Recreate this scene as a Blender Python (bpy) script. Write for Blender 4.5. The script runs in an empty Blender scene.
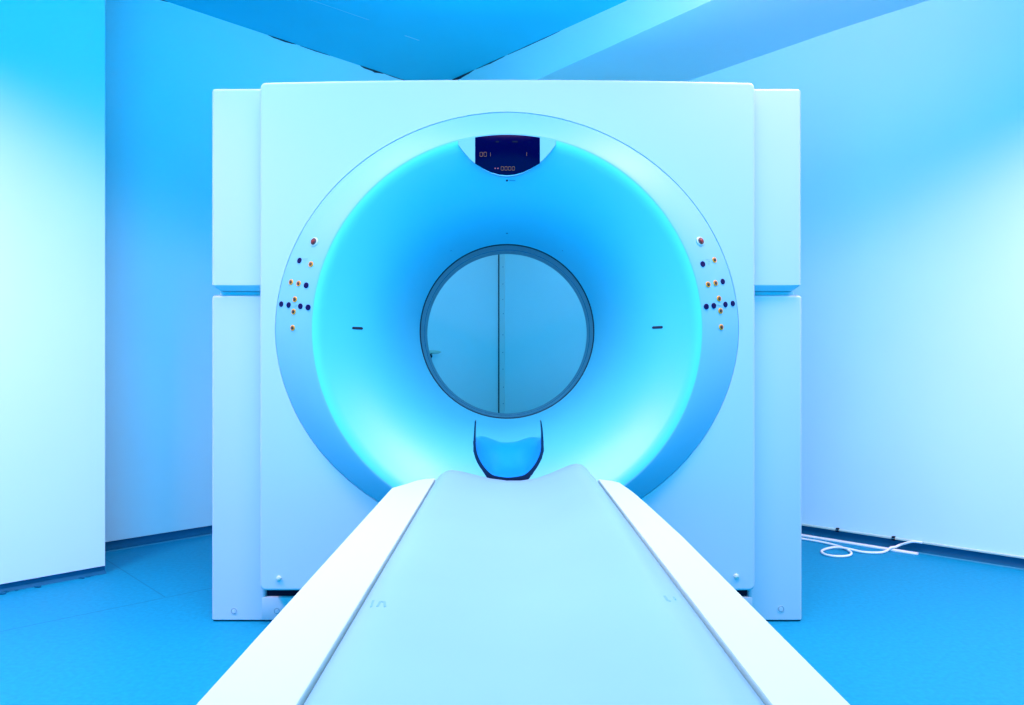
import bpy, bmesh, math, random
from mathutils import Vector, Matrix
random.seed(4)
PI = math.pi
C = bpy.context.scene.collection
F = 745.0; EYE = 0.94; VX = 507.0; HY = 361.0

def P(x, y, Y):                       # image measurement at depth Y -> metres
    return Vector(((x - VX) * Y / F, Y, EYE + (HY - y) * Y / F))

# ------------------------------------------------------------ materials
def mat(name, col, rough=0.5, metal=0.0, spec=0.5, noise=None, bump=0.0, emit=None, estr=0.0, coat=0.0):
    m = bpy.data.materials.new(name); m.use_nodes = True
    nt = m.node_tree; b = nt.nodes['Principled BSDF']
    b.inputs['Base Color'].default_value = (*col, 1)
    b.inputs['Roughness'].default_value = rough
    b.inputs['Metallic'].default_value = metal
    b.inputs['Specular IOR Level'].default_value = spec
    b.inputs['Coat Weight'].default_value = coat
    if emit:
        b.inputs['Emission Color'].default_value = (*emit, 1)
        b.inputs['Emission Strength'].default_value = estr
    sc, amt = noise or (6.0, 0.03)
    tc = nt.nodes.new('ShaderNodeTexCoord')
    n = nt.nodes.new('ShaderNodeTexNoise'); n.inputs['Scale'].default_value = sc; n.inputs['Detail'].default_value = 4
    nt.links.new(tc.outputs['Object'], n.inputs['Vector'])
    mx = nt.nodes.new('ShaderNodeMix'); mx.data_type = 'RGBA'
    mx.inputs[6].default_value = (*[c * (1 - amt) for c in col], 1)
    mx.inputs[7].default_value = (*[min(1, c * (1 + amt)) for c in col], 1)
    nt.links.new(n.outputs['Fac'], mx.inputs[0])
    nt.links.new(mx.outputs[2], b.inputs['Base Color'])
    if bump:
        bp = nt.nodes.new('ShaderNodeBump'); bp.inputs['Strength'].default_value = bump; bp.inputs['Distance'].default_value = 0.002
        nt.links.new(n.outputs['Fac'], bp.inputs['Height']); nt.links.new(bp.outputs['Normal'], b.inputs['Normal'])
    m['mix'] = mx.name
    return m

def add_lines(m, lines, col):
    """thin seams of another colour. each: (px,py,dx,dy,width,s0,s1) along a line in plan"""
    nt = m.node_tree; b = nt.nodes['Principled BSDF']
    src = b.inputs['Base Color'].links[0].from_socket
    geo = nt.nodes.new('ShaderNodeNewGeometry')
    sep = nt.nodes.new('ShaderNodeSeparateXYZ'); nt.links.new(geo.outputs['Position'], sep.inputs[0])
    def mth(op, a, b_=None, c=None):
        n = nt.nodes.new('ShaderNodeMath'); n.operation = op
        for i, v in enumerate((a, b_, c)):
            if v is None: continue
            if isinstance(v, (int, float)): n.inputs[i].default_value = v
            else: nt.links.new(v, n.inputs[i])
        return n.outputs[0]
    for (px, py, dx, dy, w, s0, s1, strength) in lines:
        L = math.hypot(dx, dy); dx /= L; dy /= L
        rx = mth('SUBTRACT', sep.outputs[0], px); ry = mth('SUBTRACT', sep.outputs[1], py)
        s = mth('ADD', mth('MULTIPLY', rx, dx), mth('MULTIPLY', ry, dy))
        t = mth('ABSOLUTE', mth('SUBTRACT', mth('MULTIPLY', rx, dy), mth('MULTIPLY', ry, dx)))
        f = mth('MULTIPLY', mth('LESS_THAN', t, w), mth('MULTIPLY', mth('GREATER_THAN', s, s0), mth('LESS_THAN', s, s1)))
        f = mth('MULTIPLY', f, strength)
        mx = nt.nodes.new('ShaderNodeMix'); mx.data_type = 'RGBA'
        nt.links.new(f, mx.inputs[0]); nt.links.new(src, mx.inputs[6]); mx.inputs[7].default_value = (*col, 1)
        src = mx.outputs[2]
    nt.links.new(src, b.inputs['Base Color'])

M = {}
M['wall'] = mat('wall_paint', (.45,.82,.88), .55, noise=(2.5, .03), bump=.05)
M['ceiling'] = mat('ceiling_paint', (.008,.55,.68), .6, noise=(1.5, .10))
M['soffit'] = mat('soffit_paint', (.47,.74,.76), .55, noise=(1.5, .03))
M['floor'] = mat('vinyl_floor', (.0,.25,.42), .55, spec=.15, noise=(60, .22), bump=.05)
M['skirt'] = mat('vinyl_skirting', (.0,.11,.22), .6, spec=.12, noise=(20, .15))
M['glint_bead'] = mat('glint_and_nail', (.03,.24,.36), .7, spec=.1)  # pale colour of the painted reflection line; clip nails share it
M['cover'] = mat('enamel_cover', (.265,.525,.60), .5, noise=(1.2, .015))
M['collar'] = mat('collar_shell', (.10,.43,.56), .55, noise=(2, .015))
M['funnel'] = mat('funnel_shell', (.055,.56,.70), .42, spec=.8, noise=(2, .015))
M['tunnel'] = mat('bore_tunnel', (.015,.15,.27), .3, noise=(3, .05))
M['dark'] = mat('dark_gap', (.006, .012, .03), .7)
M['frame'] = mat('frame_metal', (.001,.006,.02), .8, spec=.1)
M['navy'] = mat('navy_button', (.0,.002,.05), .5, spec=.1)
M['black'] = mat('black_button', (.02, .02, .02), .35)
M['yellow'] = mat('yellow_ring', (.60,.33,.0), .4)
M['red'] = mat('red_button', (.13,.008,.006), .3)
M['screen'] = mat('display_glass', (0.0,0.0,.03), .15, spec=.04)
M['orange'] = mat('orange_led', (.05,.015,.002), .5, emit=(1, .38, .05), estr=.035)
M['pink'] = mat('pink_led', (.2, .05, .08), .5, emit=(1, .35, .6), estr=.08)
M['icon'] = mat('printed_icon', (.10, .38, .50), .5)
M['rail'] = mat('white_rail', (.31,.58,.52), .4, noise=(3, .01))
M['cradle'] = mat('cradle_pad', (.135,.41,.52), .42, noise=(4, .06), bump=.03)
M['seam'] = mat('seam_dark', (.04, .22, .32), .6)
M['carbon'] = mat('carbon_shell', (.001, .003, .03), .3, spec=.2)
M['cushion'] = mat('blue_cushion', (.0,.25,.85), .33, noise=(5, .04))
M['cable'] = mat('white_cable', (.62, .86, .92), .45)
M['mark'] = mat('faint_mark', (.08,.33,.42), .5)

# ------------------------------------------------------------ mesh helpers
def obj(name, bm, m, parent=None, smooth=True, angle=35, wn=False):
    bmesh.ops.recalc_face_normals(bm, faces=bm.faces)
    me = bpy.data.meshes.new(name); bm.to_mesh(me); bm.free()
    me.materials.append(m)
    o = bpy.data.objects.new(name, me); C.objects.link(o)
    if smooth:
        for p in me.polygons: p.use_smooth = True
        me.set_sharp_from_angle(angle=math.radians(angle))
    if wn:
        md = o.modifiers.new('weighted_normals', 'WEIGHTED_NORMAL'); md.keep_sharp = True; md.weight = 100
    if parent is not None:
        o.parent = parent
        o.matrix_parent_inverse = Matrix.Translation(-world_loc(parent))
    return o
def world_loc(o):
    v = Vector(o.location); p = o.parent
    return v if p is None else v * 0 + (Vector(o['wl']) if 'wl' in o else v)
def thing(name, label, cat, loc=(0, 0, 0), group=None):
    o = bpy.data.objects.new(name, None); C.objects.link(o); o.location = loc; o.empty_display_size = .1
    o['label'] = label; o['category'] = cat
    if group: o['group'] = group
    return o
def tag(o, label, cat, group=None):
    o['label'] = label; o['category'] = cat
    if group: o['group'] = group
    return o
def struct(name, bm, m, **k):
    o = obj(name, bm, m, **k)
    if o.parent is None: o['kind'] = 'structure'
    return o

def loft(loops, closed=True, caps=(True, True), bm=None):
    bm = bm or bmesh.new()
    vs = [[bm.verts.new(p) for p in lp] for lp in loops]
    n = len(vs[0])
    for a, b in zip(vs, vs[1:]):
        for i in range(n if closed else n - 1):
            j = (i + 1) % n
            bm.faces.new((a[i], a[j], b[j], b[i]))
    if caps[0]: bm.faces.new(vs[0][::-1])
    if caps[1]: bm.faces.new(vs[-1])
    return bm
def rrect(x0, x1, z0, z1, r, n=6):
    """rounded rectangle outline in 2D, counter-clockwise"""
    pts = []
    for cx, cz, a0 in ((x1 - r, z1 - r, 0), (x0 + r, z1 - r, 90), (x0 + r, z0 + r, 180), (x1 - r, z0 + r, 270)):
        for k in range(n + 1):
            a = math.radians(a0 + 90 * k / n); pts.append((cx + r * math.cos(a), cz + r * math.sin(a)))
    return pts
def box(x0, x1, y0, y1, z0, z1, bev=0.0, bm=None):
    """box with rounded vertical corners and bevelled top and bottom edges"""
    bev = max(bev, .0004)
    secs = [(bev, z0), (bev * .3, z0 + bev * .3), (0, z0 + bev), (0, z1 - bev), (bev * .3, z1 - bev * .3), (bev, z1)]
    loops = [[(px, py, z) for px, py in rrect(x0 + d, x1 - d, y0 + d, y1 - d, bev, 3)] for d, z in secs]
    return loft(loops, bm=bm)
def tube(pts, r, n=8, bm=None):
    pts = [Vector(p) for p in pts]; loops = []
    up = Vector((0, 0, 1))
    for i, p in enumerate(pts):
        t = (pts[min(i + 1, len(pts) - 1)] - pts[max(i - 1, 0)]).normalized()
        a = t.cross(up)
        if a.length < 1e-3: a = t.cross(Vector((1, 0, 0)))
        a.normalize(); b = t.cross(a)
        rr = r[i] if isinstance(r, (list, tuple)) else r
        loops.append([p + (a * math.cos(2 * PI * k / n) + b * math.sin(2 * PI * k / n)) * rr for k in range(n)])
    return loft(loops, bm=bm)
def smooth_path(pts, sub=6):
    out = []; n = len(pts)
    for i in range(n - 1):
        p0, p1, p2, p3 = pts[max(i - 1, 0)], pts[i], pts[i + 1], pts[min(i + 2, n - 1)]
        for k in range(sub):
            t = k / sub
            out.append(0.5 * ((2 * p1) + (p2 - p0) * t + (2 * p0 - 5 * p1 + 4 * p2 - p3) * t * t + (3 * p1 - p0 - 3 * p2 + p3) * t ** 3))
    out.append(pts[-1]); return out
def lathe_disc(c, nrm, prof, n=20, bm=None):
    """prof: (radius, height along nrm)"""
    nrm = nrm.normalized(); a = nrm.cross(Vector((0, 0, 1)))
    if a.length < 1e-3: a = Vector((1, 0, 0))
    a.normalize(); b = nrm.cross(a)
    loops = [[c + nrm * h + (a * math.cos(2 * PI * k / n) + b * math.sin(2 * PI * k / n)) * r for k in range(n)] for r, h in prof]
    return loft(loops, bm=bm)
def slab_xz(poly, y0, y1, bm=None):
    """extrude a closed XZ outline between two depths"""
    return loft([[(x, y0, z) for x, z in poly], [(x, y1, z) for x, z in poly]], bm=bm)

# ------------------------------------------------------------ the room
COR = Vector((-.06, 5.60, 0))
DL = Vector((-1, -1, 0)).normalized()                      # along the left wall, towards the camera
DR = Vector((1.664, -1.55, 0)).normalized()                # along the right wall, towards the camera
NL = Vector((1, -1, 0)).normalized()                       # into the room from the left wall
NR = Vector((-1.55, -1.664, 0)).normalized()               # into the room from the right wall
HC = 2.815; HW = .046

def prism(profile, origin, along, out, s0, s1, bm=None, steps=1):
    """profile: (distance out of wall, height); swept along the wall"""
    loops = []
    for k in range(steps + 1):
        s = s0 + (s1 - s0) * k / steps
        loops.append([origin + along * s + out * d + Vector((0, 0, h)) for d, h in profile])
    return loft(loops, bm=bm)

bm = bmesh.new()
for v in ((-5.2, -1.2), (5.2, -1.2), (5.2, 1.0), (.2, 6.1), (-.3, 6.1), (-5.2, 1.4)):
    bm.verts.new((*v, 0))
bm.faces.new(list(bm.verts))
r = bmesh.ops.extrude_face_region(bm, geom=bm.faces[:])
for v in [e for e in r['geom'] if isinstance(e, bmesh.types.BMVert)]: v.co.z -= .1
add_lines(M['floor'], [(-1.761, 2.588, .539, .497, .0028, -3, 3.2, .6),
                       (-1.362, 2.967, -.463, .483, .0026, -.0, 1.2, .5)], (.0, .10, .20))
floor = struct('floor', bm, M['floor'], smooth=False)

wl = [(0, HW), (0, 3.0), (-.12, 3.0), (-.12, 0), (-.015, 0), (-.015, HW)]
struct('wall_left', prism(wl, COR, DL, NL, -.004, 5.6), M['wall'], smooth=False)
struct('wall_right', prism(wl, COR, DR, NR, .0, 7.2), M['wall'], smooth=False)
sk = [(-.015, HW + .001), (-.015, .0), (.016, .0), (.016, .003), (.004, .005), (-.004, .011), (-.009, .022), (-.010, HW + .001)]
struct('baseboard_left', prism(sk, COR, DL, NL, 0.02, 5.6), M['skirt'])
struct('baseboard_right', prism(sk, COR, DR, NR, 0.02, 7.2), M['skirt'])
glint_bead = [(.013, .0), (.013, .0045), (.019, .0045), (.021, .0)]  # added strip: reflected light at the baseboard foot, put in as colour
struct('trim_1', prism(glint_bead, COR, DL, NL, 0.05, 5.6), M['glint_bead'], smooth=False)
struct('trim_2', prism(glint_bead, COR, DR, NR, 0.05, 7.2), M['glint_bead'], smooth=False)

# projecting panel of the left wall, nearer the camera
PO = Vector((-1.778, 3.295, 0))
wn = [(0, .035), (0, 2.93), (-.10, 2.93), (-.10, 0), (-.02, 0), (-.02, .035)]
pn = prism(wn, PO, DL, NL, 0, 4.6)
struct('wall_near_left', pn, M['wall'], smooth=False)
bm = prism([(-.02, .036), (-.02, 0), (.004, 0), (.0, .006), (-.012, .014), (-.014, .036)], PO, DL, NL, -.004, 4.6)
struct('baseboard_near_left', bm, M['skirt'])
# rubble and broken skirting end at the foot of the panel
bm = bmesh.new()
for k in range(9):
    s = random.uniform(.0, .42); d = random.uniform(.004, .03); z = random.uniform(.003, .010)
    c = PO + DL * s + NL * d
    bmesh.ops.create_icosphere(bm, subdivisions=1, radius=z, matrix=Matrix.Translation(c + Vector((0, 0, z * .5))) @ Matrix.Diagonal((1.8, 1.0, .7, 1)))
o = obj('plaster_crumbs', bm, M['skirt']); tag(o, 'dark plaster crumbs lying at the foot of the left wall panel', 'debris'); o['kind'] = 'stuff'

# ceiling and soffit
bm = bmesh.new()
for v in ((-5.2, -1.2), (5.2, -1.2), (5.2, 1.0), (.2, 6.1), (-.3, 6.1), (-5.2, 1.4)): bm.verts.new((*v, HC))
bm.faces.new(list(bm.verts))
r = bmesh.ops.extrude_face_region(bm, geom=bm.faces[:])
for v in [e for e in r['geom'] if isinstance(e, bmesh.types.BMVert)]: v.co.z += .12
add_lines(M['ceiling'], [(-1.018, 3.87, .259, .226, .0025, -.4, .345, .35), (-.536, 4.338, .26, .226, .003, -.07, .03, .5)], (.70, .85, .9))
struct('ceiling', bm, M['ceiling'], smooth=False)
SD = Vector((.996, -1.10, 0)).normalized(); SO = Vector((-.53, 5.151, 0))
# soffit along the right wall: near vertical face, uneven underside
loops = []
for f, za, zb in ((-.02, 2.546, 2.559), (.16, 2.588, 2.615), (.36, 2.637, 2.690), (.55, 2.66, 2.725), (1.0, 2.68, 2.74)):
    a = SO + SD * (f * 6.3); b = COR + DR * (f * 7.0) - NR * .05
    loops.append([a + Vector((0, 0, za)), b + Vector((0, 0, zb)), b + Vector((0, 0, HC + .02)), a + Vector((0, 0, HC + .02))])
bm = loft(loops)
struct('trim_3', bm, M['soffit'], smooth=False)

# cracks where ceiling meets the walls (dark open gaps, tapered)
def crack(name, origin, along, out, s0, s1, w, z):
    n = 10; top = []; bot = []
    bm = bmesh.new(); loops = []
    for k in range(n + 1):
        t = k / n; s = s0 + (s1 - s0) * t
        h = w * (math.sin(PI * t) ** .8) * random.uniform(.6, 1.1) + .001
        p = origin + along * s + Vector((0, 0, z))
        loops.append([p + out * -.002, p + out * (.0015 + h * .15), p + out * (.0015 + h * .15) - Vector((0, 0, h)), p + out * -.002 - Vector((0, 0, h))])
    loft(loops, bm=bm)
    o = struct(name, bm, M['dark'], smooth=False); return o
def s_left(x):                         # distance along left wall from the corner for an image column
    k = (x - VX) / F; t = (-.06 - k * 5.6) / (1.55 - k * 1.55)
    return t * 1.55 * math.sqrt(2)
for i, (xa, xb, w) in enumerate(((120, 168, .006), (268, 296, .008), (300, 330, .003), (360, 384, .014), (384, 408, .003))):
    crack('trim_%d' % (4 + i), COR, DL, NL, s_left(xb), s_left(xa), w, HC)
NS = Vector((SD.y, -SD.x, 0)).normalized()
if NS.x > 0: NS = -NS
def s_soff(x):
    k = (x - VX) / F; # SO + SD*s ; X = k Y
    return (k * SO.y - SO.x) / (SD.x - k * SD.y)
for i, (xa, xb, w) in enumerate(((448, 474, .016), (476, 505, .006), (508, 560, .003))):
    crack('trim_%d' % (9 + i), SO, SD, NS, s_soff(xa), s_soff(xb), w, HC)

# corner: dark open joint and a screwed cover strip
bm = prism([(.0, HW), (.0, HC), (.004, HC), (.004, HW)], COR, DL, NL, -.001, .009)
struct('trim_12', bm, M['dark'], smooth=False)
cs = struct('trim_13', prism([(0, HW), (0, 2.65), (.006, 2.65), (.006, HW)], COR, DR, NR, .010, .062), M['soffit'], smooth=False)
for k in range(9):
    z = .62 + k * .13 + random.uniform(-.03, .03)
    c = COR + DR * (.048 + random.uniform(-.003, .003)) + NR * .006 + Vector((0, 0, z))
    obj('screw', lathe_disc(c, NR, [(.004, 0), (.003, .0015)], 8), M['seam'], cs)

# pale cable ledge at the foot of the right wall
lg = [(0, HW + .001), (0, HW + .011), (.009, HW + .011), (.012, HW + .009), (.012, HW + .003), (.009, HW + .001)]
struct('trim_14', prism(lg, COR, DR, NR, .3, 7.0), M['rail'], smooth=False)

def on_right_wall(x, y, off=.02):
    k = (x - VX) / F; o = COR + NR * off
    s = (k * o.y - o.x) / (DR.x - k * DR.y); p = o + DR * s
    return Vector((p.x, p.y, EYE + (HY - y) * p.y / F))
def on_floor(x, y, h=.004):
    Y = (EYE - h) * F / (y - HY); return Vector(((x - VX) * Y / F, Y, h))
def floor_or_wall(x, y, off, h):
    f = on_floor(x, y, h)
    if (f - COR).dot(NR) < off: return on_right_wall(x, y, off)
    return f
for i, (x, y) in enumerate(((838, 529), (894, 538))):
    p = on_right_wall(x, y, .0); z = HW + .007
    t = thing('cable_clip', ('dark cable clip on wall ledge above the cable coil', 'dark cable clip on wall ledge farther right, above the strip end')[i], 'cable clip', (p.x, p.y, z), 'cable clips on the ledge')
    s = (p - COR).dot(DR)
    obj('saddle', prism([(.0, z - .012), (.0, z + .009), (.016, z + .007), (.017, z - .010)], COR, DR, NR, s - .007, s + .007), M['frame'], t, smooth=False)
    obj('nail', lathe_disc(COR + DR * s + NR * .0165 + Vector((0, 0, z)), NR, [(.003, 0), (.0028, .003), (.001, .004)], 10), M['glint_bead'], t)

cp = [(770, 533.5), (785, 536), (802, 538.8), (820.5, 541.9), (834.8, 545.2), (844.3, 548.3), (851, 552.4), (849, 555.5), (837.2, 556.4), (825.3, 554.5), (821.7, 551.2),
      (827.7, 548.5), (837.2, 548.1), (849.1, 550.2), (863.4, 552.1), (880, 552.6), (889.6, 549.9), (899, 545.3), (906.3, 543), (913, 541.6), (922, 542.6)]
pts = [floor_or_wall(x, y, .020, .0065) for x, y in cp]
pts[13].z += .006; pts[12].z += .004; pts[5].z += .0
path = smooth_path(pts, 6)
a = on_floor(760, 527.5, .004); b = on_floor(917, 554.5, .004)
a = COR + DR * ((a - COR).dot(DR)) + NR * .048; b = COR + DR * ((b - COR).dot(DR)) + NR * .052
dv = (b - a).normalized(); nv = Vector((dv.y, -dv.x, 0))
bm = bmesh.new(); lps = []
for p in (a, b):
    lps.append([p + nv * d + Vector((0, 0, h)) for d, h in ((-.011, 0.0005), (.011, .0005), (.011, .006), (.008, .009), (-.008, .009), (-.011, .006))])
loft(lps, bm=bm)
for p in path:
    p.z = max(p.z, .0062); q = p - a; s_ = q.dot(dv); d_ = abs(q.dot(nv))
    if -.05 < s_ < (b - a).length + .05: p.z = max(p.z, .0062 + .0105 * max(0, min(1, (.045 - d_) / .03)))
co_ = obj('power_cable', tube(path, .0058, 10), M['cable']); tag(co_, 'white cable with a loop lying on the floor by the right wall', 'cable')
o = obj('trunking_strip', bm, M['cable'], smooth=False); tag(o, 'flat straight pale trunking strip lying along the right baseboard', 'cable trunking')

# handrail glimpsed through the bore on the left wall
hr = thing('wall_handrail', 'short white handrail end on the left wall seen through the scanner bore', 'handrail', tuple(COR + DL * .62 + Vector((0, 0, 1.0))))
def lw(s, d, z): return COR + DL * s + NL * d + Vector((0, 0, z))
s1 = s_left(436.5)
obj('rail', tube([lw(s1 + .50, .05, 1.0), lw(s1 + .06, .05, 1.0), lw(s1 + .02, .05, 1.001), lw(s1, .05, 1.002)], [.013, .013, .009, .002], 12), M['rail'], hr)
obj('bracket', tube([lw(s1 + .09, .0, .955), lw(s1 + .09, .035, .955), lw(s1 + .09, .05, .975), lw(s1 + .09, .05, .99)], .010, 10), M['frame'], hr)
obj('bracket', tube([lw(s1 + .42, .0, .955), lw(s1 + .42, .035, .955), lw(s1 + .42, .05, .975), lw(s1 + .42, .05, .99)], .010, 10), M['frame'], hr)

# ------------------------------------------------------------ the scanner
G = thing('ct_scanner', 'large white ring shaped scanner housing with cyan funnel opening standing on the floor', 'CT scanner', (0, 2.9, 0))
YC, YL = 2.58, 2.505                    # cover plane, lip plane
ZC = 1.0465                              # axis height
RL = 195.3 * YL / F                     # lip radius
RX, RT, RB = 232 * YC / F, 217.8 * YC / F, 209.7 * YC / F
def outer_r(th):                        # outer edge of the collar, by angle
    ry = RT if math.sin(th) > 0 else RB
    c, s = math.cos(th), math.sin(th)
    e = 1 / math.sqrt((c / RX) ** 2 + (s / ry) ** 2)
    return e * (1 - .008 * abs(math.sin(2 * th)))
def zc(y): return ZC + .013 * max(0, min(1, (y - YL) / .5))
def pol(r, th, y): return Vector((r * math.cos(th), y, zc(y) + r * math.sin(th)))

# front cover: rounded plate with a big opening
def cover_loop(d, y):
    out = []
    for x, z in rrect(-.857 + d, .860 - d, .1435 + d, 1.906 - d, max(.020 - d, .002), 6): out.append((x, z))
    res = []
    for i in range(len(out)):           # subdivide the long sides
        a_, b_ = out[i], out[(i + 1) % len(out)]
        L = math.hypot(b_[0] - a_[0], b_[1] - a_[1]); n = 48 if L > .5 else 1
        for k in range(n): res.append((a_[0] + (b_[0] - a_[0]) * k / n, a_[1] + (b_[1] - a_[1]) * k / n))
    return [Vector((x, y, z + (.011 * (1 - (x / .86) ** 2) if z > 1.7 else 0))) for x, z in res]
o0 = cover_loop(.010, YC)
ths = [math.atan2(p.z - ZC, p.x) for p in o0]
loops = [[pol(outer_r(t) , t, YC + .10) for t in ths], [pol(outer_r(t), t, YC + .0015) for t in ths], [pol(outer_r(t) + .0012, t, YC) for t in ths], o0,
         cover_loop(.0045, YC + .0015), cover_loop(.0015, YC + .005), cover_loop(0, YC + .011), cover_loop(0, YC + .105)]
obj('front_cover', loft(loops, caps=(False, False)), M['cover'], G, wn=True)

# collar
def collar(th, s):                      # s 0 at the outer edge, 1 at the lip
    ro = outer_r(th) - .0012; r = ro + (RL + .004 - ro) * s
    y = (YC + .001) + (YL - YC - .001) * (math.sin(s * PI / 2) * .35 + s * .65)
    return pol(r, th, y)
NT = 240
TH = [2 * PI * k / NT for k in range(NT)]
loops = [[pol(outer_r(t) - .0012, t, YC + .10) for t in TH]]
loops += [[collar(t, s) for t in TH] for s in (0, .04, .1, .2, .3, .4, .5, .6, .7, .8, .9, 1)]
loops += [[pol(RL + .0012, t, YL - .0007) for t in TH], [pol(RL - .0012, t, YL - .0004) for t in TH], [pol(RL - .0016, t, YL + .004) for t in TH]]
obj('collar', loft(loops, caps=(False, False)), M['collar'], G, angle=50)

# funnel
RTH = .3545; YT = 3.0
def fun_r(y):
    if y < YL + .0144: return RL - .001 - math.sqrt(max(0, 2 * .045 * (y - YL + .0002)))
    u = (YT - y) / (YT - YL - .0144)
    return RTH + (RL - .0372 - RTH) * (.50 * u + .50 * u ** 3.2)
ys = [YL - .0002 + .0146 * (k / 12) ** 2 for k in range(13)] + [YL + .018, YL + .024, YL + .032, YL + .040, YL + .048]
ys += [YL + .048 + (YT - YL - .048) * k / 26 for k in range(1, 27)]
loops = [[pol(fun_r(y), t, y) for t in TH] for y in ys]
loops += [[pol(RTH - .002, t, YT + .004) for t in TH], [pol(RTH - .001, t, YT + .02) for t in TH]]
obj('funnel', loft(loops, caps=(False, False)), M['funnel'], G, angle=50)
# throat: dark gap ring, tunnel, rear funnel
obj('seam_ring', loft([[pol(RTH - .001, t, YT + .004) for t in TH], [pol(RTH - .0045, t, YT + .008) for t in TH], [pol(RTH - .0045, t, YT + .03) for t in TH], [pol(RTH + .003, t, YT + .03) for t in TH]], caps=(False, False)), M['dark'], G)
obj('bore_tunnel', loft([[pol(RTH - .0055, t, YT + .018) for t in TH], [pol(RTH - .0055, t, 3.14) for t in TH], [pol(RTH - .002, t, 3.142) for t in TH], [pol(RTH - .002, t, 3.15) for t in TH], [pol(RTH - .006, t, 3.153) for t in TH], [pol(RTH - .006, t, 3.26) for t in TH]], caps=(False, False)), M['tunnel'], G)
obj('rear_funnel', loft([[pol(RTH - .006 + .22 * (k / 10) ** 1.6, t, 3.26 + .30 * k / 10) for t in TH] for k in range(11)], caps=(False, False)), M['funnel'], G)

# inner frame and rear cover
def ring_plate(x0, x1, z0, z1, rad, y0, y1):
    out = rrect(x0, x1, z0, z1, .03, 4); res = []
    for i in range(len(out)):
        a_, b_ = out[i], out[(i + 1) % len(out)]
        n = 30 if math.hypot(b_[0] - a_[0], b_[1] - a_[1]) > .5 else 1
        for k in range(n): res.append((a_[0] + (b_[0] - a_[0]) * k / n, a_[1] + (b_[1] - a_[1]) * k / n))
    t = [math.atan2(z - ZC, x) for x, z in res]
    L = [[pol(rad, q, y0) for q in t], [Vector((x, y0, z)) for x, z in res], [Vector((x, y1, z)) for x, z in res], [pol(rad, q, y1) for q in t], [pol(rad, q, y0) for q in t]]
    b = loft(L, caps=(False, False)); bmesh.ops.remove_doubles(b, verts=b.verts, dist=1e-5); return b
obj('inner_frame', ring_plate(-.870, .870, .03, 1.885, .72, 2.702, 3.35), M['frame'], G)
obj('rear_cover', ring_plate(-.855, .859, .14, 1.90, .568, 3.36, 3.56), M['cover'], G)

# side covers: upper and lower, each side, with a recessed joint
def side(x0, x1, secs, y0, y1, bev=.012):
    loops = [[(px, py, z) for px, py in rrect(x0 + d, x1 - d, y0 + d, y1 - d, max(bev - d * .3, .004), 4)] for d, z in secs]
    return loft(loops)
YS = 2.66
for x0, x1 in ((-1.056, -.80), (.80, 1.052)):
    up = [(.022, 1.192), (.021, 1.1945), (.002, 1.209), (0, 1.212), (0, 1.905), (.003, 1.911), (.008, 1.914)]
    obj('upper_side_cover', side(x0, x1, up, YS, 3.45), M['cover'], G, wn=True)
    w = .012
    lx0, lx1 = (x0 - .010, -.872) if x0 < 0 else (.872, x1 + .013)
    lo = [(.002, .006), (0, .009), (0, 1.168), (.003, 1.174), (.010, 1.179), (.022, 1.180), (.022, 1.191)]
    obj('lower_side_cover', side(lx0, lx1, lo, YS + .025, 3.45), M['cover'], G, wn=True)
    obj('inner_panel', box(min(-.876, -.80) if x0 < 0 else .80, -.80 if x0 < 0 else .876, YS + .0256, 3.44, .128, 1.188, .002), M['cover'], G, wn=True)
    obj('foot_strip', box(lx0 + .004, lx1 - .004, YS + .034, 3.44, .0, .0065), M['dark'], G)
obj('plinth', box(-.884, .884, YS + .0248, 3.43, .0065, .088, .0012), M['cover'], G)
obj('foot_strip', box(-.80, .80, YS + .036, 3.43, .0, .0065), M['dark'], G)

# quarter-turn screws and pegs
def put(name, o_bm, m, **k): return obj(name, o_bm, m, G, **k)
for x, y in ((234, 611), (277, 611), (781, 609), (738, 609)):
    c = P(x, y, YS + .0252 if x not in (277, 738) else YS + .0249)
    s = put('screw', lathe_disc(c, Vector((0, -1, 0)), [(.0125, 0), (.0125, .0015), (.0105, .0015), (.0105, .0006), (.0085, .0006), (.008, .0022), (.0001, .0024)], 24), M['cover'])
    gr = obj('screw_groove', lathe_disc(c, Vector((0, -1, 0)), [(.0104, .0004), (.0104, .0009), (.0086, .0009), (.0086, .0004)], 24), M['seam'], G)
for x, y in ((279, 578), (736, 576)):
    c = P(x, y, YC)
    put('peg', lathe_disc(c, Vector((0, -1, 0)), [(.009, -.002), (.009, .004), (.0075, .0085), (.004, .0105), (.0005, .011)], 20), M['rail'])

# buttons on the collar
def on_collar(px, py):
    Y = 2.54
    for _ in range(30):
        p = P(px, py, Y); th = math.atan2(p.z - ZC, p.x); r = math.hypot(p.x, p.z - ZC)
        ro = outer_r(th) - .0012; s = (r - ro) / (RL + .004 - ro); Y = collar(th, max(0, min(1, s))).y
    s = max(.01, min(.99, s)); e = .01
    n = (collar(th + e, s) - collar(th - e, s)).cross(collar(th, s + e) - collar(th, s - e)).normalized()
    if n.y > 0: n = -n
    return collar(th, s), n
sides = [dict(stop=(314.4, 242.1), navy=((299.6, 260.9), (306.3, 285.4), (281.4, 304.6), (288.8, 305.3), (300.5, 306.4), (308.2, 307.4)),
              yel=((311, 264.4), (291.1, 282.5), (298.7, 283.8), (295, 299.6), (293.7, 312), (292.8, 328.2)), ic=((305.2, 261), (294.8, 305.8))),
         dict(stop=(700.1, 241.6), navy=((702.7, 264.2), (722.6, 281.9), (706.2, 306.6), (713.7, 305.9), (725.3, 304.8), (732.6, 304)),
              yel=((714.3, 260.4), (708, 284.7), (715.4, 283.4), (718.9, 298.9), (720.4, 311.2), (721.1, 327.4)), ic=((708.4, 261.7), (719.5, 305.3)))]
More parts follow.
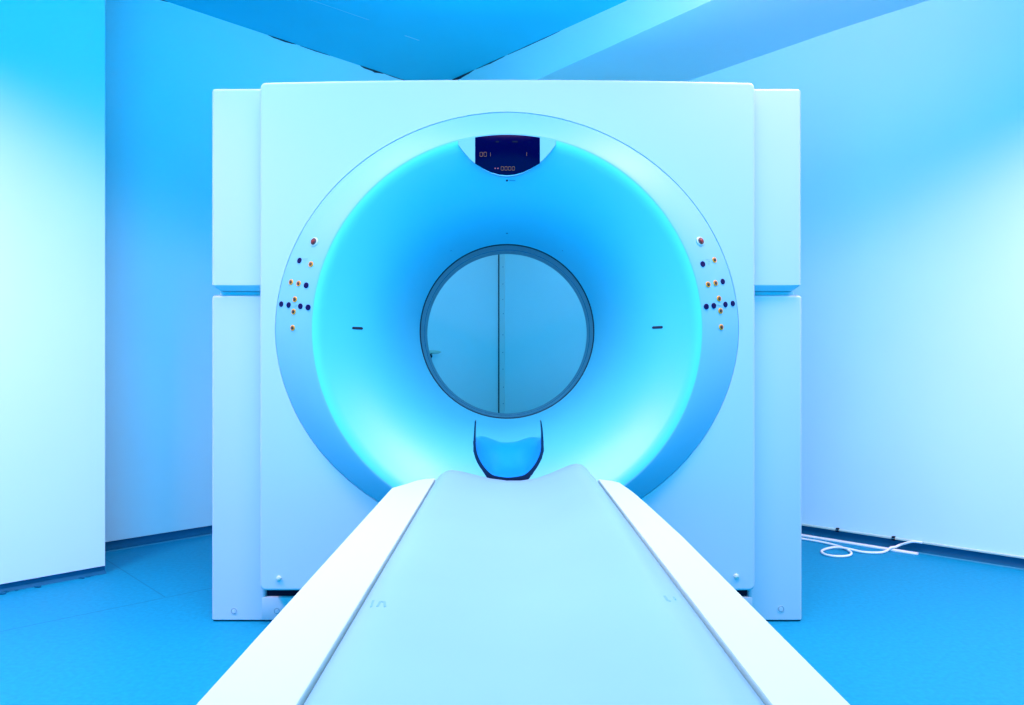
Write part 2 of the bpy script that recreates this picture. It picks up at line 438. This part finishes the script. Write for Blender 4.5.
for sd in sides:
    c, n = on_collar(*sd['stop'])
    b = obj('stop_button', lathe_disc(c, n, [(.0162, -.002), (.0162, .0025), (.0135, .004), (.0125, .004)], 24), M['rail'], G); b['label'] = 'red stop button in a white bezel'
    obj('bezel', lathe_disc(c, n, [(.0120, .001), (.0120, .0055), (.0108, .0065)], 24), M['black'], b)
    obj('button_cap', lathe_disc(c, n, [(.0072, .004), (.0072, .0078), (.0062, .009), (.001, .0095)], 24), M['red'], b)
    for q in sd['navy']:
        c, n = on_collar(*q)
        b = obj('push_button', lathe_disc(c, n, [(.0098, -.002), (.0098, .002), (.0085, .0032), (.001, .0026)], 20), M['navy'], G); b['label'] = 'navy push button'
    for q in sd['yel']:
        c, n = on_collar(*q)
        b = obj('push_button', lathe_disc(c, n, [(.0063, .0), (.0063, .0030), (.0054, .0036), (.001, .004)], 20), M['black'], G); b['label'] = 'black push button with a yellow ring'
        obj('button_ring', lathe_disc(c, n, [(.0100, -.002), (.0100, .0018), (.0088, .0026), (.0062, .0022)], 20), M['yellow'], b)
    c, n = on_collar(*sd['ic'][0])
    up = Vector((0, 0, 1)); rt = up.cross(n).normalized(); up = n.cross(rt).normalized()
    bm = bmesh.new()
    for k, (u, v) in enumerate(((-.008, .007), (-.003, .008), (.003, .007), (.008, .008), (-.006, .002), (.001, .001), (.006, .001), (-.002, -.005), (.003, -.006), (0, -.010))):
        lathe_disc(c + rt * u + up * v, n, [(.0014, 0), (.0012, .0008)], 8, bm=bm)
    obj('printed_symbol', bm, M['icon'], G)
    c, n = on_collar(*sd['ic'][1])
    bm = tube([c - rt * .009 + n * .0008, c + n * .0008 - up * .001, c + rt * .009 + n * .0008], .0012, 6)
    obj('printed_symbol', bm, M['icon'], G)

# laser slots and marks in the funnel
def on_funnel(px, py):
    lo_, hi_ = YL + .002, YT
    for _ in range(40):
        Y = (lo_ + hi_) / 2; p = P(px, py, Y); r = math.hypot(p.x, p.z - zc(Y))
        if r < fun_r(Y): lo_ = Y
        else: hi_ = Y
    th = math.atan2(p.z - zc(p.y), p.x); e = .004
    sl = (fun_r(Y + e) - fun_r(Y - e)) / (2 * e)
    n = Vector((-math.cos(th), sl, -math.sin(th))).normalized()
    if n.y > 0: n.y = -n.y
    return p, n, th
for x, y in ((357.5, 328.2), (657.5, 327.4)):
    p, n, th = on_funnel(x, y)
    t_ = Vector((0, 0, 1)); d = t_.cross(n).normalized(); u = n.cross(d).normalized()
    bm = bmesh.new(); ol = []
    for k in range(24):
        a_ = 2 * PI * k / 24; cx = math.copysign(.013, math.cos(a_)); ol.append((cx + .0045 * math.cos(a_), .0045 * math.sin(a_)))
    loft([[p + d * (q * 1.35) + u * v + n * h for q, v in ol] for h in (-.006, .0015)], bm=bm)
    s = obj('laser_slot', bm, M['dark'], G); s['label'] = 'dark laser window slot'
for x, y, r, mm in ((507, 233.3, .0045, 'seam'), (451, 250.5, .003, 'icon'), (562.5, 250.5, .003, 'icon'), (507, 180.5, .0042, 'dark')):
    p, n, th = on_funnel(x, y)
    obj('marker_dot', lathe_disc(p, n, [(r, -.002), (r, .001), (r * .6, .002)], 12), M[mm], G)
p, n, th = on_funnel(511.5, 180.5); 
obj('marker_line', tube([p - Vector((.008, 0, 0)) + n * .001, p + Vector((.014, 0, 0)) + n * .001], .0012, 6), M['seam'], G)

# display pod at the top of the opening
YD = YL - .003
def px2(x, y, Y=YD): q = P(x, y, Y); return (q.x, q.z)
low = [(457.8, 144.8), (463, 151.5), (469, 158.5), (475.5, 164.2), (483, 169.3), (491, 173.2), (499, 175.7), (507, 176.5), (515, 175.7), (523, 173.2), (531, 169.3), (538.5, 164.2), (545, 158.5), (551, 151.5), (556.2, 144.8)]
lowv = [px2(*q) for q in low]
rr = 195.1 * YD / F
def arc(x): return ZC + math.sqrt(rr * rr - x * x)
xs = [lowv[-1][0] + (lowv[0][0] - lowv[-1][0]) * k / 20 for k in range(21)]
top = [(x, arc(x)) for x in xs]
poly = lowv + top
def shr(poly, k, cz): return [(x * k, cz + (z - cz) * k) for x, z in poly]
cz = 1.60
loops = [[(x, YD + .003, z) for x, z in shr(poly, 1.0, cz)], [(x, YD + .16, z + .034) for x, z in shr(poly, 1.0, cz)]]
loops.insert(0, [(x, YD, z) for x, z in shr(poly, .985, cz)])
D = obj('display_pod', loft(loops), M['collar'], G, angle=25)
sl = [(475, 163.6), (483, 168.6), (491, 172.3), (499, 174.6), (507, 175.3), (515, 174.6), (523, 172.3), (531, 168.6), (540, 163.2)]
slv = [px2(*q) for q in sl]
xs = [slv[-1][0] + (slv[0][0] - slv[-1][0]) * k / 16 for k in range(17)]
tp = [(x, arc(x) - .002) for x in xs]
# slightly domed dark glass
cx_, cz_ = 0.0, sum(z for x, z in slv + tp) / len(slv + tp)
bm = bmesh.new(); pl = slv + tp; lps = []
for k, dome in ((1.0, -.001), (.997, .0010), (.9, .0018), (.75, .0030), (.55, .0042), (.35, .0050), (.15, .0054)):
    lps.append([(cx_ + (x - cx_) * k, YD - dome, cz_ + (z - cz_) * k) for x, z in pl])
loft(lps, bm=bm, caps=(True, True))
S = obj('display_glass', bm, M['screen'], D, angle=60)
YF = YD - .0058
SEG = {'0': 'abcdef', '1': 'bc'}
def digit(ch, x, y, w, h, parent, m):
    c = P(x, y, YF); a = w * YF / F / 2; b = h * YF / F / 2; t = .0009
    seg = dict(a=(-a, b, a, b), d=(-a, -b, a, -b), g=(-a, 0, a, 0), b=(a, 0, a, b), c=(a, -b, a, 0), f=(-a, 0, -a, b), e=(-a, -b, -a, 0))
    bm = bmesh.new()
    for s_ in SEG[ch]:
        x0, z0, x1, z1 = seg[s_]; g = .0006
        if z0 == z1: q = [(x0 + g, z0 - t), (x1 - g, z0 - t), (x1 - g, z0 + t), (x0 + g, z0 + t)]
        else: q = [(x0 - t, z0 + g), (x0 + t, z0 + g), (x0 + t, z1 - g), (x0 - t, z1 - g)]
        slab_xz([(c.x + u, c.z + v) for u, v in q], YF, YF + .001, bm=bm)
    return obj('display_digit', bm, m, parent, smooth=False)
for k, ch in enumerate('001'): digit(ch, 481.2 + k * 4.0, 154.3, 2.6, 4.2, S, M['orange'])
digit('1', 525.5, 154.0, 2.4, 3.8, S, M['orange'])
for k, ch in enumerate('0000'): digit(ch, 502.3 + k * 3.7, 168.4, 2.5, 3.6, S, M['orange'])
for x in (495.2, 498): obj('display_dot', lathe_disc(P(x, 168.4, YF), Vector((0, -1, 0)), [(.0022, 0), (.0018, .0006)], 10), M['pink'], S)
for x, w in ((497.3, 1.6), (515, 2.6)):
    c = P(x, 141.6, YF); hw = w * YF / F
    obj('display_symbol', slab_xz([(c.x - hw, c.z - .0025), (c.x + hw, c.z - .0025), (c.x + hw, c.z + .0025), (c.x - hw, c.z + .0025)], YF, YF + .001), M['frame'], S, smooth=False)

# ------------------------------------------------------------ the patient table
T = thing('patient_table', 'long pale blue patient table with white side rails reaching into the scanner', 'patient table', (.02, .9, 0))
ZR = .587
def rail_mesh(x0, x1, end):             # end: list of (x, y) outline of the far end, from inner to outer
    y0 = -.35
    pl = [(end[0][0], y0)] + end + [(end[-1][0], y0)]
    cx = sum(p[0] for p in pl) / len(pl)
    def ins(d): return [(x + math.copysign(d, cx - x), y - (d if y > 0 else -d)) for x, y in pl]
    return loft([[(x, y, z) for x, y in ins(d)] for d, z in ((.010, ZR - .085), (0, ZR - .075), (0, ZR - .0045), (.0014, ZR - .0012), (.0045, ZR))])
obj('side_rail', rail_mesh(0, 0, [(-.2158, 2.245), (-.238, 2.238), (-.262, 2.205), (-.288, 2.155), (-.306, 2.115), (-.3215, 2.075)]), M['rail'], T, angle=40, wn=True)
obj('side_rail', rail_mesh(0, 0, [(.2725, 2.225), (.305, 2.198), (.322, 2.165), (.332, 2.125), (.341, 2.02), (.347, 1.86), (.355, 1.50)]), M['rail'], T, angle=40, wn=True)
sec = [(-.2148, .560), (-.2148, .574), (-.2115, .584), (-.199, .597), (-.185, .607), (-.167, .611), (-.14, .607), (-.10, .597), (-.05, .585), (.0, .5785), (.04, .5785), (.09, .586), (.13, .600), (.165, .616), (.19, .626), (.210, .630), (.228, .626), (.244, .612), (.256, .596), (.2685, .582), (.2715, .572), (.2715, .560)]
ny = 40; loops = []
for k in range(ny + 1):
    y = -.33 + (2.252 + .33) * k / ny; t = max(0, min(1, (y - .6) / 1.65)); t = t * t * (3 - 2 * t)
    lp = []
    for x, z in sec:
        s = .40 + .60 * t
        zz = z if z < .5815 else .5815 + (z - .5815) * s
        lp.append(Vector((x, y, zz)))
    lp += [Vector((.24, y, .52)), Vector((-.19, y, .52))]
    loops.append(lp)
e = loops[-1]; c = sum(e, Vector()) / len(e)
loops.append([p + Vector((0, .006, -.003)) + (c - p) * .015 for p in e]); loops.append([p + Vector((0, .010, -.010)) + (c - p) * .05 for p in e])
cr = obj('cradle', loft(loops), M['cradle'], T, angle=50)
def sec_z(x, y):
    t = max(0, min(1, (y - .6) / 1.65)); t = t * t * (3 - 2 * t); s = .40 + .60 * t
    for (x0, z0), (x1, z1) in zip(sec[2:], sec[3:]):
        if x0 <= x <= x1:
            z = z0 + (z1 - z0) * (x - x0) / (x1 - x0); return z if z < .5815 else .5815 + (z - .5815) * s
    return .58
for strokes in (((371.5, 607, 373.5, 600.5), (377.5, 606.5, 380.5, 601.5), (380.5, 601.5, 384.5, 602), (384.5, 602, 385, 607)),
                ((673.5, 597, 675, 600), (664.5, 596, 667, 600), (667, 600, 670, 601.5))):
    bm = bmesh.new()
    for xa, ya, xb, yb in strokes:
        q = []
        for x, y in ((xa, ya), (xb, yb)):
            Y = .36 * F / (y - HY)
            for _ in range(8): Y = (EYE - sec_z((x - VX) * Y / F, Y)) * F / (y - HY)
            X = (x - VX) * Y / F; q.append(Vector((X, Y, sec_z(X, Y) + .0006)))
        d = (q[1] - q[0]).normalized(); w = Vector((d.y, -d.x, 0)) * .0018
        lp = [[p + w, p - w, p - w - Vector((0, 0, .0012)), p + w - Vector((0, 0, .0012))] for p in q]
        loft(lp, bm=bm)
    obj('printed_mark', bm, M['mark'], cr, smooth=False)
obj('under_tray', box(-.30, .335, -.33, 2.05, .455, .521, .015), M['cover'], T, wn=True)
obj('pedestal', box(-.24, .28, -.20, 1.55, .10, .456, .03), M['cover'], T)
obj('base', box(-.30, .335, -.28, 1.70, .0, .102, .02), M['cover'], T)

# ------------------------------------------------------------ head holder
HN = 2.275
Hh = thing('head_holder', 'dark U shaped head holder with blue cushion at the far end of the table', 'head holder', (.005, HN, .575))
uo = [(474.9, 420.5), (474.2, 428), (473.4, 440), (473.2, 451), (475.5, 459), (480.5, 468), (487.2, 478), (489.5, 480.2), (508, 481), (527.5, 480.2), (529.8, 478), (536.8, 468), (541.8, 459), (543.9, 451), (543.6, 440), (542.6, 428), (541.2, 420.5)]
ui = [(475.9, 421.5), (475.7, 428), (475.5, 438), (476.6, 451), (479.5, 459.5), (484.5, 467.5), (490.5, 473.5), (496, 476), (508, 477.6), (521, 476), (526.5, 473.5), (532.5, 467.5), (537.6, 459.5), (540.6, 451), (541.3, 438), (541.1, 428), (540.3, 421.5)]
b0 = smooth_path([P(x, y, HN) for x, y in ui], 3)
a_ = [P(x, y, HN) for x, y in uo]; a0 = [a_[i // 3].lerp(a_[min(i // 3 + 1, len(a_) - 1)], (i % 3) / 3) for i in range(3 * (len(a_) - 1) + 1)]
n = len(a0)
def shell(front_o, front_i, dep, sc=1.0, dz=0):
    ring = front_o + front_i[::-1]
    back = [Vector((p.x * sc, p.y + dep, p.z + dz)) for p in ring]
    return loft([ring, back])
obj('cradle_frame', shell(a0, b0, .035), M['carbon'], Hh, angle=25)
# cushion surface: deep U near, wavy shallow edge far
LEN = .235; NS_ = 14
near = []
nu = 28
def samp(pts, t):
    L = [0]
    for p, q in zip(pts, pts[1:]): L.append(L[-1] + (q - p).length)
    s = t * L[-1]
    for i in range(len(pts) - 1):
        if s <= L[i + 1] + 1e-9:
            return pts[i].lerp(pts[i + 1], (s - L[i]) / max(1e-9, L[i + 1] - L[i]))
    return pts[-1].copy()
ub = b0[6:-6]
near = [samp(smooth_path(ub, 4), k / nu) for k in range(nu + 1)]
farpx = [(475.8, 438), (480, 436.2), (486, 436.8), (493, 439.6), (500, 442), (508, 442.4), (516, 441.6), (523, 439.2), (529, 437.4), (535, 437.2), (541.4, 438)]
fy = HN + LEN
far = [samp(smooth_path([P(x, y, fy) for x, y in farpx], 4), k / nu) for k in range(nu + 1)]
loops = []
for j in range(NS_ + 1):
    t = j / NS_; w = t * t * (3 - 2 * t)
    row = [near[k].lerp(far[k], w) for k in range(nu + 1)]
    for p in row: p.y = HN + .002 + LEN * t
    loops.append(row)
bm = bmesh.new()
full = []
for j, row in enumerate(loops):
    c = Vector((.005, row[0].y, .72))
    off = [p + Vector(((p.x - .005) * .03, 0, -.004)) for p in row]
    full.append(row + off[::-1])
loft(full, bm=bm)
obj('cushion', bm, M['cushion'], Hh, angle=60)
full = []
for j, row in enumerate(loops):
    o1 = [p + Vector(((p.x - .005) * .032, 0, -.0045)) for p in row]
    o2 = [p + Vector(((p.x - .005) * .075, 0, -.011)) for p in row]
    full.append(o1 + o2[::-1])
obj('outer_shell', loft(full), M['carbon'], Hh, angle=60)
obj('mounting_tongue', box(-.05, .06, HN - .011, HN + .12, .545, .573, .004), M['carbon'], Hh)

# ------------------------------------------------------------ light
def area(name, loc, target, sx, sy, power, col, spread=180):
    l = bpy.data.lights.new(name, 'AREA'); l.shape = 'RECTANGLE'; l.size = sx; l.size_y = sy
    l.energy = power; l.color = col; l.spread = math.radians(spread)
    o = bpy.data.objects.new(name, l); C.objects.link(o); o.location = loc
    o.rotation_euler = (Vector(target) - Vector(loc)).to_track_quat('-Z', 'Y').to_euler()
    return o
LIGHTS = {
 'c0': dict(loc=(0, 1.35, 2.78), tgt=(0, 1.36, 0), sx=1.2, sy=.4, spread=140),
 'cl': dict(loc=(-1.0, 2.2, 2.78), tgt=(-1.0, 2.21, 0), sx=.6, sy=.6, spread=125),
 'cr': dict(loc=(1.2, 2.2, 2.78), tgt=(1.2, 2.21, 0), sx=.6, sy=.6, spread=125),
 'ml': dict(loc=(-2.1, 1.6, 2.78), tgt=(-2.1, 1.61, 0), sx=.6, sy=.6, spread=125),
 'mr': dict(loc=(2.4, 2.2, 2.58), tgt=(2.4, 2.21, 0), sx=.6, sy=.6, spread=125),
 'emitter': dict(loc=(0, -1.1, 1.6), tgt=(0, 3, 1.5), sx=3.0, sy=1.6),  # added unseen fill panel behind the camera, no real opening there
 'low': dict(loc=(0, -1.0, .7), tgt=(0, 3, 2.4), sx=3.0, sy=.6),  # added unseen panel, stands in for light bounced up to the ceiling
 'up': dict(loc=(.0, 3.2, 1.96), tgt=(0, 3.3, 4), sx=1.4, sy=.3),  # added unseen light over the housing, lifts ceiling and upper walls
 'rear': dict(loc=(0, 3.72, 1.75), tgt=(-.05, 5.6, 1.1), sx=1.2, sy=.3),  # added unseen light behind the housing, brightens the view through the bore
 'soff': dict(loc=(1.05, 2.3, 2.40), tgt=(1.15, 3.3, 2.95), sx=.4, sy=.2, spread=140),
}
POWER = {'c0': (54, 26, 30), 'cl': (15, 10, 12), 'cr': (32, 14, 15), 'ml': (98, 33, 40), 'mr': (62, 25, 30), 'emitter': (0, 32.5, 66), 'low': (0, 45, 118), 'up': (1, 9, 20), 'soff': (11, 4, 5), 'rear': (2, 5, 6)}
WORLD = (0, .50, .5)
for k, pw in POWER.items():
    L = LIGHTS[k]; m = max(pw); area('light_' + k, L['loc'], L['tgt'], L['sx'], L['sy'], m, tuple(c / m for c in pw), L.get('spread', 180))
w = bpy.data.worlds.new('ambient'); bpy.context.scene.world = w; w.use_nodes = True
bg = w.node_tree.nodes['Background']; mw = max(max(WORLD), 1e-6)
bg.inputs[0].default_value = (*[c / mw for c in WORLD], 1); bg.inputs[1].default_value = mw

# ------------------------------------------------------------ camera
cam = bpy.data.cameras.new('camera'); co = bpy.data.objects.new('camera', cam); C.objects.link(co)
cam.sensor_width = 36; cam.lens = F / 1024 * 36; cam.clip_start = .02
co.location = (0, 0, EYE)
co.rotation_euler = (PI / 2, 0, 0); cam.shift_x = 5 / 1024; cam.shift_y = (HY - 352.5) / 1024
sc = bpy.context.scene; sc.camera = co
sc.view_settings.view_transform = 'Standard'; sc.view_settings.look = 'None'
sc.view_settings.exposure = 0; sc.view_settings.gamma = 1; sc.view_settings.use_curve_mapping = False
